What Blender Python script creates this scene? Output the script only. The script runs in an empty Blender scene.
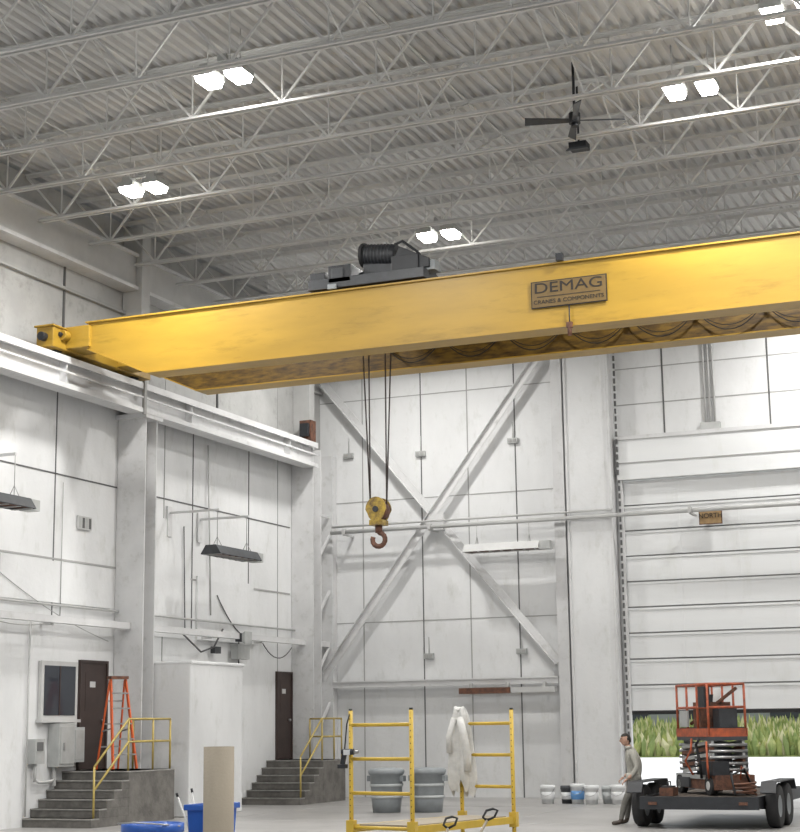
import bpy, bmesh, math, random
from mathutils import Vector, Matrix, noise
random.seed(4)
S=bpy.context.scene
S.view_settings.view_transform='Standard'
COL=S.collection

# ---------------------------------------------------------------- materials
def mat(name,col,rough=.6,metal=0.0,var=0.0,scale=3.0,col2=None,bump=0.0,bscale=40.0,stretch=(1,1,1),emit=None,es=0,spec=.5,grime=0,gscale=5,gstretch=(1,1,1)):
    m=bpy.data.materials.new(name);m.use_nodes=True
    nt=m.node_tree;N=nt.nodes;Lk=nt.links
    b=N['Principled BSDF'];b.inputs['Roughness'].default_value=rough;b.inputs['Metallic'].default_value=metal
    b.inputs['Specular IOR Level'].default_value=spec
    c=(*col,1);b.inputs['Base Color'].default_value=c
    if var>0 or col2:
        tc=N.new('ShaderNodeTexCoord');mp=N.new('ShaderNodeMapping');mp.inputs['Scale'].default_value=stretch
        Lk.new(tc.outputs['Object'],mp.inputs[0])
        n=N.new('ShaderNodeTexNoise');n.inputs['Scale'].default_value=scale;n.inputs['Detail'].default_value=6;n.inputs['Roughness'].default_value=.62
        Lk.new(mp.outputs[0],n.inputs[0])
        r=N.new('ShaderNodeValToRGB');r.color_ramp.elements[0].position=.35;r.color_ramp.elements[1].position=.65
        c2=col2 if col2 else tuple(x*(1-var) for x in col)
        r.color_ramp.elements[0].color=(*c2,1);r.color_ramp.elements[1].color=c
        Lk.new(n.outputs[0],r.inputs[0]);out=r.outputs[0]
        if grime>0:
            m3=N.new('ShaderNodeMapping');m3.inputs['Scale'].default_value=gstretch;Lk.new(tc.outputs['Object'],m3.inputs[0])
            n3=N.new('ShaderNodeTexNoise');n3.inputs['Scale'].default_value=gscale;n3.inputs['Detail'].default_value=8;n3.inputs['Roughness'].default_value=.7
            Lk.new(m3.outputs[0],n3.inputs[0])
            r3=N.new('ShaderNodeValToRGB');r3.color_ramp.elements[0].position=.54;r3.color_ramp.elements[1].position=.72
            r3.color_ramp.elements[0].color=(1,1,1,1);g=1-grime;r3.color_ramp.elements[1].color=(g,g,g*.97,1)
            Lk.new(n3.outputs[0],r3.inputs[0])
            mx=N.new('ShaderNodeMix');mx.data_type='RGBA';mx.blend_type='MULTIPLY';mx.inputs[0].default_value=1
            Lk.new(out,mx.inputs[6]);Lk.new(r3.outputs[0],mx.inputs[7]);out=mx.outputs[2]
        Lk.new(out,b.inputs['Base Color'])
    if bump>0:
        tc2=N.new('ShaderNodeTexCoord');n2=N.new('ShaderNodeTexNoise');n2.inputs['Scale'].default_value=bscale;n2.inputs['Detail'].default_value=4
        Lk.new(tc2.outputs['Object'],n2.inputs[0]);bp=N.new('ShaderNodeBump');bp.inputs['Strength'].default_value=bump;bp.inputs['Distance'].default_value=.02
        Lk.new(n2.outputs[0],bp.inputs['Height']);Lk.new(bp.outputs[0],b.inputs['Normal'])
    if emit:
        b.inputs['Emission Color'].default_value=(*emit,1);b.inputs['Emission Strength'].default_value=es
    return m
M={}
M['wall']=mat('painted_wall_white',(.73,.735,.735),.65,var=.09,scale=.9,bump=.22,bscale=9,stretch=(1,1,.5),grime=.15,gscale=2.6,gstretch=(1,1,.45))
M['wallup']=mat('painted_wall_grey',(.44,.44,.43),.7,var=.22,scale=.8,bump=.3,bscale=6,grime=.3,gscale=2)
M['door_panel']=mat('door_panel_white',(.75,.76,.76),.5,var=.06,scale=.6,stretch=(.3,1,3),grime=.08,gscale=2,gstretch=(1,1,.3))
M['steelw']=mat('painted_steel_white',(.66,.66,.66),.5,var=.12,scale=1.3,grime=.2,gscale=4)
M['steelg']=mat('painted_steel_grey',(.52,.52,.51),.5,var=.15,scale=1.3)
M['joist']=mat('joist_paint',(.64,.64,.63),.5,var=.12,scale=1)
M['deck']=mat('roof_deck_paint',(.57,.57,.565),.55,var=.14,scale=.5)
M['seam']=mat('seam_dark',(.12,.12,.12),.8)
M['seam2']=mat('seam_grey',(.36,.36,.35),.8)
M['seam3']=mat('door_gasket_grey',(.20,.20,.20),.8)
M['conc']=mat('floor_concrete',(.36,.35,.34),.36,var=.25,scale=.6,bump=.1,bscale=20,grime=.25,gscale=1.5)
M['stair']=mat('stair_concrete',(.18,.17,.155),.85,var=.4,scale=4,bump=.4,bscale=25)
M['stairnose']=mat('stair_tread',(.32,.31,.29),.8,var=.3,scale=6)
M['yel']=mat('crane_yellow',(.42,.255,.030),.42,var=.20,scale=.9,stretch=(.4,1,2),grime=.34,gscale=2,gstretch=(.35,1,2))
M['yelr']=mat('crane_yellow_grimy_shaded',(.18,.105,.016),.45,col2=(.05,.028,.009),var=.1,scale=5.0,stretch=(.6,1,2.4))  # rear girder: mottled grime, with its shade darkened into the base colour
M['safety']=mat('safety_yellow',(.64,.43,.05),.45,var=.12,scale=6)
M['block']=mat('block_yellow',(.42,.29,.04),.5,col2=(.10,.06,.02),var=.1,scale=7)
M['oliver']=mat('rail_yellow',(.46,.35,.10),.5,var=.2,scale=6)
M['dark']=mat('dark_machine',(.020,.022,.026),.5,var=.3,scale=8)
M['black']=mat('black_rubber',(.015,.015,.016),.7,var=.3,scale=10)
M['darkgrey']=mat('machine_grey',(.05,.054,.06),.45,var=.3,scale=5)
M['steel']=mat('bare_steel',(.45,.45,.45),.35,.8,var=.3,scale=8)
M['rust']=mat('rusty_steel',(.17,.072,.04),.75,var=.1,col2=(.07,.035,.025),scale=9,bump=.3)
M['rope']=mat('wire_rope',(.06,.045,.04),.6,var=.3,scale=12)
M['brown']=mat('door_brown',(.045,.028,.024),.5,var=.25,scale=3)
M['glass']=mat('window_dark',(.03,.035,.045),.12)
M['wframe']=mat('window_frame',(.52,.52,.51),.5,var=.1)
M['orange']=mat('ladder_orange',(.66,.12,.03),.5,var=.15,scale=6)
M['orange2']=mat('lift_orange',(.48,.10,.035),.5,var=.1,col2=(.22,.06,.03),scale=8)
M['blue']=mat('plastic_blue',(.02,.10,.42),.35,var=.12,scale=5)
M['lblue']=mat('label_blue',(.12,.3,.6),.5,var=.1)
M['bin']=mat('bin_grey',(.26,.28,.29),.5,var=.15,scale=5)
M['bincap']=mat('bin_lid',(.46,.48,.48),.5,var=.12,scale=5)
M['pail']=mat('pail_white',(.70,.71,.71),.4,var=.1,scale=5)
M['card']=mat('cardboard_tube',(.30,.26,.20),.75,var=.12,scale=3,stretch=(1,1,.3),bump=.15)
M['cardin']=mat('cardboard_tube_inside',(.2,.16,.12),.8,var=.2)
M['jacket']=mat('jacket_cloth',(.72,.71,.68),.85,var=.22,scale=6,bump=.5,bscale=18)
M['shirt']=mat('shirt_cloth',(.36,.35,.31),.85,var=.2,scale=8,bump=.4,bscale=25)
M['pants']=mat('trouser_cloth',(.15,.145,.13),.85,var=.25,scale=8,bump=.4,bscale=25)
M['skin']=mat('skin',(.42,.25,.18),.5,var=.08,scale=10)
M['hair']=mat('hair_dark',(.02,.016,.013),.7,var=.3,scale=30)
M['boot']=mat('boot_leather',(.05,.035,.025),.6,var=.3,scale=12)
M['wood']=mat('deck_wood',(.10,.078,.06),.8,var=.4,scale=4,stretch=(6,.5,1),bump=.3)
M['sign']=mat('sign_wood',(.34,.22,.10),.6,var=.25,scale=8)
M['plate']=mat('nameplate_bronze',(.16,.10,.03),.5,var=.2,scale=4)
M['platetxt']=mat('nameplate_dark',(.02,.015,.01),.6,var=.1)
M['galv']=mat('galvanised_box',(.48,.49,.48),.45,.3,var=.15,scale=4)
M['lamp']=mat('lamp_glow',(1,1,1),.5,emit=(1,.97,.90),es=36)
M['grass']=mat('grass',(.42,.45,.14),.9,col2=(.16,.22,.06),var=.1,scale=.9,bump=.6,bscale=3)
M['leaf']=mat('weed_leaves',(.62,.62,.26),.8,col2=(.22,.30,.09),var=.1,scale=1.2)
M['leaf2']=mat('weed_leaves_dark',(.30,.38,.13),.8,var=.3,scale=1.2)
M['leaf3']=mat('weed_seedheads',(.74,.70,.42),.8,var=.2,scale=1.2)
M['apron']=mat('outdoor_concrete',(.80,.80,.79),.8,var=.1,scale=.4)
M['far']=mat('far_building',(.30,.31,.33),.8,var=.2,scale=.2)

# ---------------------------------------------------------------- mesh builder
class B:
    def __init__(s):
        s.bm=bmesh.new();s.mats=[]
    def mi(s,m):
        if m not in s.mats:s.mats.append(m)
        return s.mats.index(m)
    def hexa(s,c,m):
        v=[s.bm.verts.new(p) for p in c];k=s.mi(m)
        for q in ((0,3,2,1),(4,5,6,7),(0,1,5,4),(1,2,6,5),(2,3,7,6),(3,0,4,7)):
            f=s.bm.faces.new([v[i] for i in q]);f.material_index=k
    def box(s,x0,x1,y0,y1,z0,z1,m):
        s.hexa([(x0,y0,z0),(x1,y0,z0),(x1,y1,z0),(x0,y1,z0),(x0,y0,z1),(x1,y0,z1),(x1,y1,z1),(x0,y1,z1)],m)
    def beam(s,p0,p1,w,h,m,up=(0,0,1)):
        p0=Vector(p0);p1=Vector(p1);d=(p1-p0).normalized();u=Vector(up)
        if abs(d.dot(u))>.98:u=Vector((0,1,0))
        a=d.cross(u).normalized();b=a.cross(d).normalized();a=a*w/2;b=b*h/2
        s.hexa([p0-a-b,p0+a-b,p1+a-b,p1-a-b,p0-a+b,p0+a+b,p1+a+b,p1-a+b],m)
    def cyl(s,p0,p1,r,m,n=12,r1=None,cap=True,smooth=True):
        p0=Vector(p0);p1=Vector(p1);r1=r if r1 is None else r1
        d=(p1-p0).normalized();u=Vector((0,0,1)) if abs(d.z)<.95 else Vector((1,0,0))
        a=d.cross(u).normalized();b=a.cross(d).normalized();k=s.mi(m)
        A=[];C=[]
        for i in range(n):
            t=2*math.pi*i/n;o=a*math.cos(t)+b*math.sin(t)
            A.append(s.bm.verts.new(p0+o*r));C.append(s.bm.verts.new(p1+o*r1))
        for i in range(n):
            j=(i+1)%n;f=s.bm.faces.new((A[i],A[j],C[j],C[i]));f.material_index=k;f.smooth=smooth
        if cap:
            f=s.bm.faces.new(A);f.material_index=k;f=s.bm.faces.new(C[::-1]);f.material_index=k
    def tube(s,pts,r,m,n=6,closed=False):
        pts=[Vector(p) for p in pts];k=s.mi(m);rings=[];L=len(pts)
        ref=None
        for i,p in enumerate(pts):
            if closed:d=(pts[(i+1)%L]-pts[i-1]).normalized()
            else:d=(pts[min(i+1,L-1)]-pts[max(i-1,0)]).normalized()
            if ref is None:
                ref=Vector((0,0,1)) if abs(d.z)<.9 else Vector((1,0,0))
                a=d.cross(ref).normalized()
            else:
                a=(a-d*a.dot(d)).normalized()
            b=a.cross(d)
            rings.append([s.bm.verts.new(p+(a*math.cos(2*math.pi*j/n)+b*math.sin(2*math.pi*j/n))*r) for j in range(n)])
        for i in range(L if closed else L-1):
            A=rings[i];C=rings[(i+1)%L]
            for j in range(n):
                q=(j+1)%n;f=s.bm.faces.new((A[j],A[q],C[q],C[j]));f.material_index=k;f.smooth=True
        if not closed:
            f=s.bm.faces.new(rings[0][::-1]);f.material_index=k;f=s.bm.faces.new(rings[-1]);f.material_index=k
    def prism(s,poly,axis,a0,a1,m):
        def P(q,a):
            if axis=='x':return (a,q[0],q[1])
            if axis=='y':return (q[0],a,q[1])
            return (q[0],q[1],a)
        A=[s.bm.verts.new(P(q,a0)) for q in poly];C=[s.bm.verts.new(P(q,a1)) for q in poly];k=s.mi(m);n=len(poly)
        for i in range(n):
            j=(i+1)%n;f=s.bm.faces.new((A[i],A[j],C[j],C[i]));f.material_index=k
        f=s.bm.faces.new(A[::-1]);f.material_index=k;f=s.bm.faces.new(C);f.material_index=k
    def lathe(s,prof,c,m,n=24,axis='z'):
        k=s.mi(m);rings=[]
        for r,h in prof:
            ring=[]
            for i in range(n):
                t=2*math.pi*i/n;x=r*math.cos(t);y=r*math.sin(t)
                if axis=='z':p=(c[0]+x,c[1]+y,c[2]+h)
                elif axis=='x':p=(c[0]+h,c[1]+x,c[2]+y)
                else:p=(c[0]+x,c[1]+h,c[2]+y)
                ring.append(s.bm.verts.new(p))
            rings.append(ring)
        for A,C in zip(rings,rings[1:]):
            for i in range(n):
                j=(i+1)%n;f=s.bm.faces.new((A[i],A[j],C[j],C[i]));f.material_index=k;f.smooth=True
        return rings
    def done(s,name,parent=None,bevel=0,fix=True,rot=None,loc=None):
        if fix:bmesh.ops.recalc_face_normals(s.bm,faces=s.bm.faces)
        me=bpy.data.meshes.new(name);s.bm.to_mesh(me);s.bm.free()
        for m in s.mats:me.materials.append(M[m])
        o=bpy.data.objects.new(name,me);COL.objects.link(o)
        if parent:o.parent=parent
        if bevel>0:
            md=o.modifiers.new('bevel','BEVEL');md.width=bevel;md.segments=2;md.limit_method='ANGLE'
        if loc:o.location=loc
        if rot:o.rotation_euler=rot
        return o
def empty(name,loc=(0,0,0)):
    o=bpy.data.objects.new(name,None);o.location=loc;o.empty_display_size=.3;COL.objects.link(o);return o

LX=-19.5;BY=40.4;RX=15.0;ZR=13.12;Y0=-8.0

# ---------------------------------------------------------------- shell
b=B();b.box(LX-.4,RX+.4,Y0,BY+.4,-.2,0,'conc');
for y in range(0,40,6): b.box(LX,RX,y-.01,y+.01,0,.003,'seam2')
for x in range(-17,15,6): b.box(x-.01,x+.01,Y0,BY,0,.003,'seam2')
b.done('floor')
b=B();b.box(-60,80,BY+.4,87.9,-.25,-.02,'apron');b.done('ground_outdoor')
b=B();b.box(-60,80,88,200,-.25,.04,'grass');b.done('grass_field')

# left wall
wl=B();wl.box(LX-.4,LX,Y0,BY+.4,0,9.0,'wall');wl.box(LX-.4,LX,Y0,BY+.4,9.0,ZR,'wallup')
for y in (3.8,9.8,15.8,21.8,27.8,33.4,36.2): wl.box(LX,LX+.012,y-.015,y+.015,4.1,9,'seam')
for y in (6,13,18,25.3,32.1,37.8): wl.box(LX,LX+.012,y-.012,y+.012,0,11.6,'seam2')
wl.box(LX,LX+.012,Y0,38.5,7.05,7.08,'seam')
wl.box(LX,LX+.014,Y0,38.5,5.28,5.32,'seam2')
wl.box(LX,LX+.03,30.7,33.3,3.9,6.6,'wall')
wl.box(LX,LX+.05,33.6,36.4,3.9,5.4,'wall')
wl.box(LX,LX+.05,26.0,29.9,4.4,5.25,'wall')
wl.box(LX,LX+.10,Y0,BY,11.0,11.06,'seam2')
for y in (27.9,34.5,22): wl.box(LX,LX+.04,y,y+.04,9.3,11.6,'seam')
wl.done('wall_left')
b=B();b.box(LX,LX+.35,Y0,BY,11.6,12.3,'steelg');b.box(LX,LX+.42,Y0,BY,11.52,11.6,'steelw');b.box(LX,LX+.42,Y0,BY,12.3,12.36,'steelw')
b.done('trim_1')
# back wall
DX0=-10.95;DX1=-2.0;DZ=7.97
wb=B()
wb.box(LX-.4,DX0,BY,BY+.4,0,ZR,'wall');wb.box(DX0,DX1,BY,BY+.4,DZ,ZR,'wall');wb.box(DX1,RX+.4,BY,BY+.4,0,ZR,'wall')
for x in (-18.2,-16.45,-15.1,-13.75): wb.box(x-.015,x+.015,BY-.012,BY,.0,12.5,'seam' if x in(-16.45,-13.75) else 'seam2')
for z in (4.6,7.9,10.75): wb.box(LX,-12.7,BY-.012,BY,z-.012,z+.012,'seam2')
for x in (-9.7,-7.0,-4.4): wb.box(x-.02,x+.02,BY-.012,BY,9.1,12.5,'seam')
for z in (9.95,10.9): wb.box(DX0,RX,BY-.012,BY,z-.012,z+.012,'seam2')
wb.box(DX0,DX1+.4,BY-.18,BY,DZ,9.05,'door_panel');wb.box(DX0,DX1+.4,BY-.22,BY,9.0,9.1,'steelw')
wb.box(DX0,DX1+.4,BY-.20,BY,8.38,8.41,'seam2')
wb.done('wall_back')
b=B();b.box(RX,RX+.4,Y0,BY+.4,0,ZR,'wall');b.done('wall_right')
b=B();b.box(RX-.8,RX-.4,Y0,BY,8.68,9.28,'steelw')
for y in (0,10,20,30,39.6): b.box(RX-.85,RX,y,y+.45,0,8.68,'steelw')
b.done('runway_beam')

# ceiling deck (corrugated)
b=B();k=b.mi('deck');pitch=.22;x=LX
prof=[]
while x<RX:
    prof+= [(x,ZR+.07),(x+.075,ZR+.07),(x+.11,ZR),(x+.185,ZR)];x+=pitch
pa=[b.bm.verts.new((p[0],Y0,p[1])) for p in prof];pb=[b.bm.verts.new((p[0],BY+.4,p[1])) for p in prof]
for i in range(len(prof)-1):
    f=b.bm.faces.new((pa[i],pa[i+1],pb[i+1],pb[i]));f.material_index=k
b.box(LX-.4,RX+.4,Y0,BY+.4,ZR+.09,ZR+.2,'deck')
b.done('ceiling',fix=False)

# joists
def joist_mesh():
    b=B();zb=12.02;zt=13.06;x0=LX+.1;x1=RX-.1
    for dy in (-.055,.055):
        s=1 if dy>0 else -1
        b.box(x0+.35,x1-.35,dy-.03,dy+.03,zb,zb+.012,'joist');b.box(x0+.35,x1-.35,dy-s*.02-.006,dy-s*.02+.006,zb,zb+.06,'joist')
        b.box(x0,x1,dy-.03,dy+.03,zt-.012,zt,'joist');b.box(x0,x1,dy-s*.02-.006,dy-s*.02+.006,zt-.06,zt,'joist')
    n=20;st=(x1-x0)/n
    for i in range(n):
        xa=x0+i*st;xm=xa+st/2;xe=xa+st
        b.beam((xa,0,zt-.04),(xm,0,zb+.04),.038,.038,'joist');b.beam((xm,0,zb+.04),(xe,0,zt-.04),.038,.038,'joist')
        b.beam((xm,0,zb+.04),(xm,0,zt-.04),.022,.022,'joist')
    bmesh.ops.recalc_face_normals(b.bm,faces=b.bm.faces)
    me=bpy.data.meshes.new('roof_joist');b.bm.to_mesh(me);b.bm.free()
    for m in b.mats:me.materials.append(M[m])
    return me
jm=joist_mesh();JY=[]
y=19.2-1.8*12
while y<40:
    o=bpy.data.objects.new('roof_joist',jm);o.location=(0,y,0);COL.objects.link(o);JY.append(y);y+=1.8
b=B()
for x in (-17.2,-14.3,-9.7,-7.0,-2.0,2.0,6.8):
    b.box(x-.016,x+.016,JY[0],JY[-1],13.0,13.02,'joist')
    for a,c in zip(JY,JY[1:]):
        b.beam((x,a,12.05),(x,c,13.02),.022,.022,'joist');b.beam((x,a,13.02),(x,c,12.05),.022,.022,'joist')
b.done('joist_bridging')

# ---------------------------------------------------------------- high bay lamps
LP=[(-12.29,21.9,12.28),(-12.1,30.9,12.1),(-16.05,25.5,12.04),(-5.43,25.5,12.24),(-3.46,23.7,12.5)]
HID=[(-12,12,12.2),(-12,3,12.2),(-5.3,16.5,12.2),(-5.3,5.7,12.2),(-5.3,38,12.3),(1.5,29.1,12.2),(1.5,18.3,12.2),(1.5,9.3,12.2),(1.5,38,12.2),(8,32.7,12.2),(8,21.9,12.2),(8,12,12.2),(-16,36.3,12.3),(-16,16.5,12.2)]
def lamp(x,y,z):
    e=empty('highbay_lamp',(x,y,z))
    b=B()
    for dx in (-.27,.27):
        b.box(dx-.17,dx+.17,-.22,.22,.0,.10,'galv')
        b.prism([(dx-.10,.10),(dx+.10,.10),(dx+.07,.20),(dx-.07,.20)],'y',-.2,.2,'galv')
        b.prism([(dx-.16,.0),(dx+.16,.0),(dx+.12,-.10),(dx-.12,-.10)],'y',-.20,.20,'lamp')
    b.box(-.45,.45,-.025,.025,.20,.24,'steelg')
    b.cyl((-.3,0,.24),(-.3,0,13.05-z),.01,'steelg',6);b.cyl((.3,0,.24),(.3,0,13.05-z),.01,'steelg',6)
    b.box(-.08,.08,-.08,.08,.24,.36,'galv')
    b.done('fixture',parent=e)
    l=bpy.data.lights.new('glow','AREA');l.shape='RECTANGLE';l.size=.8;l.size_y=.45;l.energy=370;l.color=(1,.985,.96);l.spread=math.radians(175)
    o=bpy.data.objects.new('glow',l);o.parent=e;o.location=(0,0,-.12);COL.objects.link(o)
for p in LP+HID: lamp(*p)

# ---------------------------------------------------------------- left runway beam
b=B()
xa,xb=-19.15,-18.70
b.box(xa,xb,Y0,38.6,9.22,9.28,'steelw');b.box(xa,xb,Y0,38.6,8.66,8.72,'steelw');b.box(-18.95,-18.90,Y0,38.6,8.72,9.22,'steelw')
b.box(xb-.012,xb+.012,Y0,38.6,8.64,8.74,'steelw')
b.box(xb-.012,xb+.012,Y0,38.6,9.16,9.30,'steelw')
b.box(-18.97,-18.90,Y0,38.6,9.28,9.37,'steelg')
b.box(LX,xa,Y0,38.6,9.18,9.24,'steelw')
yy=Y0
while yy<38.5:
    b.box(xa+.02,xb-.02,yy,yy+.02,8.72,9.22,'steelw');yy+=5.0
b.box(-18.72,-18.66,29.85,29.95,8.6,9.34,'seam2')
b.box(-18.71,-18.675,Y0,38.6,8.95,8.99,'steelw')
b.done('runway_beam')
b=B();b.box(-19.1,-18.76,38.3,38.6,9.28,9.9,'rust');b.box(-19.05,-18.8,38.2,38.3,9.45,9.8,'dark');b.done('runway_end_stop')

def hcol(b,x0,x1,y0,y1,z0,z1,m='steelw'):
    t=.03
    b.box(x0,x1,y0,y0+t,z0,z1,m);b.box(x0,x1,y1-t,y1,z0,z1,m);b.box((x0+x1)/2-t/2,(x0+x1)/2+t/2,y0+t,y1-t,z0,z1,m)
b=B();hcol(b,LX+.01,-18.78,30.12,30.6,0,8.66);b.box(LX+.01,-18.7,30.0,30.7,8.56,8.66,'steelw')
b.box(LX+.01,-19.0,30.2,30.55,9.24,13.0,'steelg');b.done('crane_column')
for y in (20.0,10.0,0.0):
    b=B();hcol(b,LX+.01,-18.78,y,y+.48,0,8.66);b.box(LX+.01,-19.0,y+.1,y+.42,9.24,13.0,'steelg');b.done('crane_column')
b=B();hcol(b,LX+.01,-18.85,38.6,39.1,0,9.2);b.box(LX+.01,-19.0,38.7,39.0,9.2,13,'steelg')
for z in (1.5,3,4.5,6,7.5): b.beam((-19.1,39.1,z),(-19.1,40.35,z+1.2 if z<7 else z),.06,.06,'steelw')
b.box(-19.4,-19.0,40.1,40.38,0,9.2,'steelw');b.done('crane_column')
b=B();hcol(b,-12.62,-12.32,BY-.35,BY-.01,0,13.0);b.done('wind_column')
b=B();b.box(-12.2,-11.08,BY-.42,BY-.01,0,13.0,'wall');b.box(-12.24,-12.18,BY-.46,BY-.01,0,13.0,'steelw');b.box(-11.1,-11.04,BY-.46,BY-.01,0,13,'steelw');b.done('door_column')

# X bracing
b=B()
def ang(p0,p1):
    p0=Vector(p0);p1=Vector(p1)
    d=(p1-p0).normalized();n=Vector((0,-1,0));s=d.cross(n).normalized()
    b.beam(p0,p1,.20,.02,'steelw',up=(0,1,0))
    b.beam(p0+s*.095+n*.05,p1+s*.095+n*.05,.018,.11,'steelw',up=(0,1,0))
ang((-19.3,BY-.25,11.3),(-12.65,BY-.25,3.4));ang((-12.65,BY-.31,11.8),(-19.3,BY-.31,3.1))
b.box(-16.15,-15.7,BY-.36,BY-.23,6.95,7.4,'steelw')
b.done('cross_bracing')
b=B();b.box(-19.0,-12.65,BY-.30,BY-.15,2.86,3.02,'steelw');b.box(-19.0,-12.65,BY-.34,BY-.1,3.0,3.03,'steelw')
b.done('steel_girt')
b=B();b.cyl((-18.9,BY-.6,7.02),(14,BY-.6,7.02),.055,'steelg',10);b.cyl((-18.9,BY-.55,7.18),(-11,BY-.55,7.18),.03,'steelg',8)
for x in (-18.5,-16,-9,-6,-3,0,3):
    b.box(x-.03,x+.03,BY-.62,BY-.01,6.93,6.98,'steelg');b.box(x-.04,x+.04,BY-.68,BY-.52,6.96,7.10,'steelg')
b.done('sprinkler_pipe')

# sectional door
b=B();h=(DZ-2.12)/9
for i in range(9):
    z=2.12+i*h
    b.box(DX0,DX1,BY+.04,BY+.10,z+.02,z+h-.02,'door_panel')
    b.box(DX0,DX1,BY+.015,BY+.05,z+h-.075,z+h-.02,'door_panel')
    b.box(DX0,DX1,BY+.06,BY+.09,z-.02,z+.02,'seam3')
    for j in range(1,6):
        x=DX0+j*(DX1-DX0)/6;b.box(x-.04,x+.04,BY+.03,BY+.05,z+.03,z+h-.08,'door_panel')
b.box(DX0,DX1,BY+.03,BY+.10,2.04,2.12,'black')
b.box(DX0+.0,DX0+.10,BY-.12,BY+.02,0,DZ+.2,'steelw');b.box(DX1-.1,DX1,BY-.12,BY+.02,0,DZ+.2,'steelw')
z=.3
while z<11.5:
    b.box(DX0+.01,DX0+.055,BY-.26 if z>DZ else BY-.15,BY-.2 if z>DZ else BY-.12,z,z+.13,'seam');z+=.2
b.done('overhead_door')
b=B()
for x in (-8.62,-8.5,-8.38): b.cyl((x,BY-.05,9.3),(x,BY-.05,12.9),.025,'steelg',8)
b.box(-8.75,-8.25,BY-.12,BY-.01,9.12,9.3,'galv');b.done('conduit')
e=empty('direction_sign',(-8.58,BY-.24,6.9))
b=B();b.box(-.27,.27,0,.03,-.19,.19,'sign');b.box(-.29,.29,.005,.035,-.21,.21,'rust');b.box(-.03,.03,.03,.24,-.05,.05,'steelg');b.done('board',parent=e)
def text(s,size,m,parent,loc,rot=(math.pi/2,0,0),ext=.003,sx=1):
    c=bpy.data.curves.new('lettering','FONT');c.body=s;c.size=size;c.align_x='CENTER';c.align_y='CENTER';c.extrude=ext;c.materials.append(M[m])
    o=bpy.data.objects.new('lettering',c);COL.objects.link(o);o.parent=parent;o.location=loc;o.rotation_euler=rot;o.scale=(sx,1,1);return o
text('NORTH',.17,'platetxt',e,(0,-.006,0))

for x,z in ((-18.6,9.2),(-16.45,9.1),(-13.8,9.25),(-16.3,3.65),(-13.7,3.7)):
    b=B();b.box(x-.14,x+.14,BY-.1,BY-.012,z-.07,z+.07,'galv');b.box(x-.11,x-.02,BY-.12,BY-.1,z-.04,z+.04,'seam2');b.box(x+.02,x+.11,BY-.12,BY-.1,z-.04,z+.04,'seam2')
    b.cyl((x,BY-.04,z+.07),(x,BY-.04,z+.5),.012,'steelg',6);b.done('junction_box')
b=B();b.box(-15.3,-13.9,BY-.5,BY-.36,2.63,2.78,'rust');b.box(-13.88,-12.7,BY-.5,BY-.36,2.64,2.78,'steelg')
for x in (-15,-14,-13): b.box(x-.03,x+.03,BY-.45,BY-.3,2.75,2.9,'steelg')
b.done('strip_light')

# infrared heaters
def heater(loc,L,ang,chain,dark=True):
    e=empty('infrared_heater',loc);e.rotation_euler=(0,0,ang)
    b=B();m='darkgrey' if dark else 'steelg'
    b.prism([(-.26,-.06),(-.24,-.07),(-.12,.12),(.12,.12),(.24,-.07),(.26,-.06),(.13,.14),(-.13,.14)],'x',-L/2,L/2,m)
    b.prism([(-.25,-.07),(-.12,.12),(.12,.12),(.25,-.07)],'x',-L/2,-L/2+.02,m);b.prism([(-.25,-.07),(-.12,.12),(.12,.12),(.25,-.07)],'x',L/2-.02,L/2,m)
    for dy in (-.10,.10): b.cyl((-L/2+.03,dy,-.01),(L/2-.03,dy,-.01),.045,'rust',10)
    for i in range(7):
        x=-L/2+.1+i*(L-.2)/6;b.box(x-.01,x+.01,-.24,.24,-.08,-.06,'steelg')
    b.box(L/2,L/2+.28,-.14,.14,-.08,.13,'galv')
    for x in (-L*.35,L*.35):
        b.cyl((x,0,.13),(x,0,chain),.009,'seam2',5)
        b.tube([(x,-.12,.13),(x,0,.35),(x,.12,.13)],.008,'seam2',5)
    b.done('reflector',parent=e);return e
heater((-18.2,33.0,5.78),2.0,math.pi/2,.97);
b=B();b.beam((LX,32.3,6.75),(-18.15,32.3,6.75),.05,.05,'steelw');b.beam((LX,33.7,6.75),(-18.15,33.7,6.75),.05,.05,'steelw');b.box(LX+.01,LX+.05,32.2,32.4,6.2,6.9,'steelw');b.box(LX+.01,LX+.05,33.6,33.8,6.2,6.9,'steelw');b.done('heater_bracket')
heater((-18.55,24.3,6.05),2.4,math.pi/2,.95)
b=B();b.beam((LX,23.5,7.0),(-18.5,23.5,7.0),.05,.05,'steelw');b.beam((LX,25.1,7.0),(-18.5,25.1,7.0),.05,.05,'steelw');b.done('heater_bracket')
heater((-13.9,BY-.75,6.32),2.05,0,.62,dark=False)

# left wall pipes and cables
b=B();b.box(LX+.25,LX+.42,Y0,40.2,3.96,4.10,'steelw')
for y in (5,12,19,25,27.4,31.2,33.8,36.4,39): b.box(LX,LX+.3,y,y+.06,3.92,3.98,'steelw');
b.cyl((LX+.1,Y0,4.35),(LX+.1,40,4.35),.025,'steelg',8)
b.done('air_pipe')
b=B()
def cable(pts,r=.014,m='seam'):b.tube(pts,r,m,5)
def sag(p0,p1,d,n=10):
    p0=Vector(p0);p1=Vector(p1);return [p0.lerp(p1,i/n)-Vector((0,0,d*4*(i/n)*(1-i/n))) for i in range(n+1)]
X=LX+.07
cable(sag((X,25.5,4.0),(X,28.2,4.1),.15),.009,'seam2');cable(sag((X,25.9,4.9),(X,29.8,3.7),.12),.008,'seam2');cable([(X,28.0,6.9),(X,28.0,4.1)],.01,'seam2');cable([(X,27.0,4.0),(X,27.0,.2)],.02,'steelg')
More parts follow.
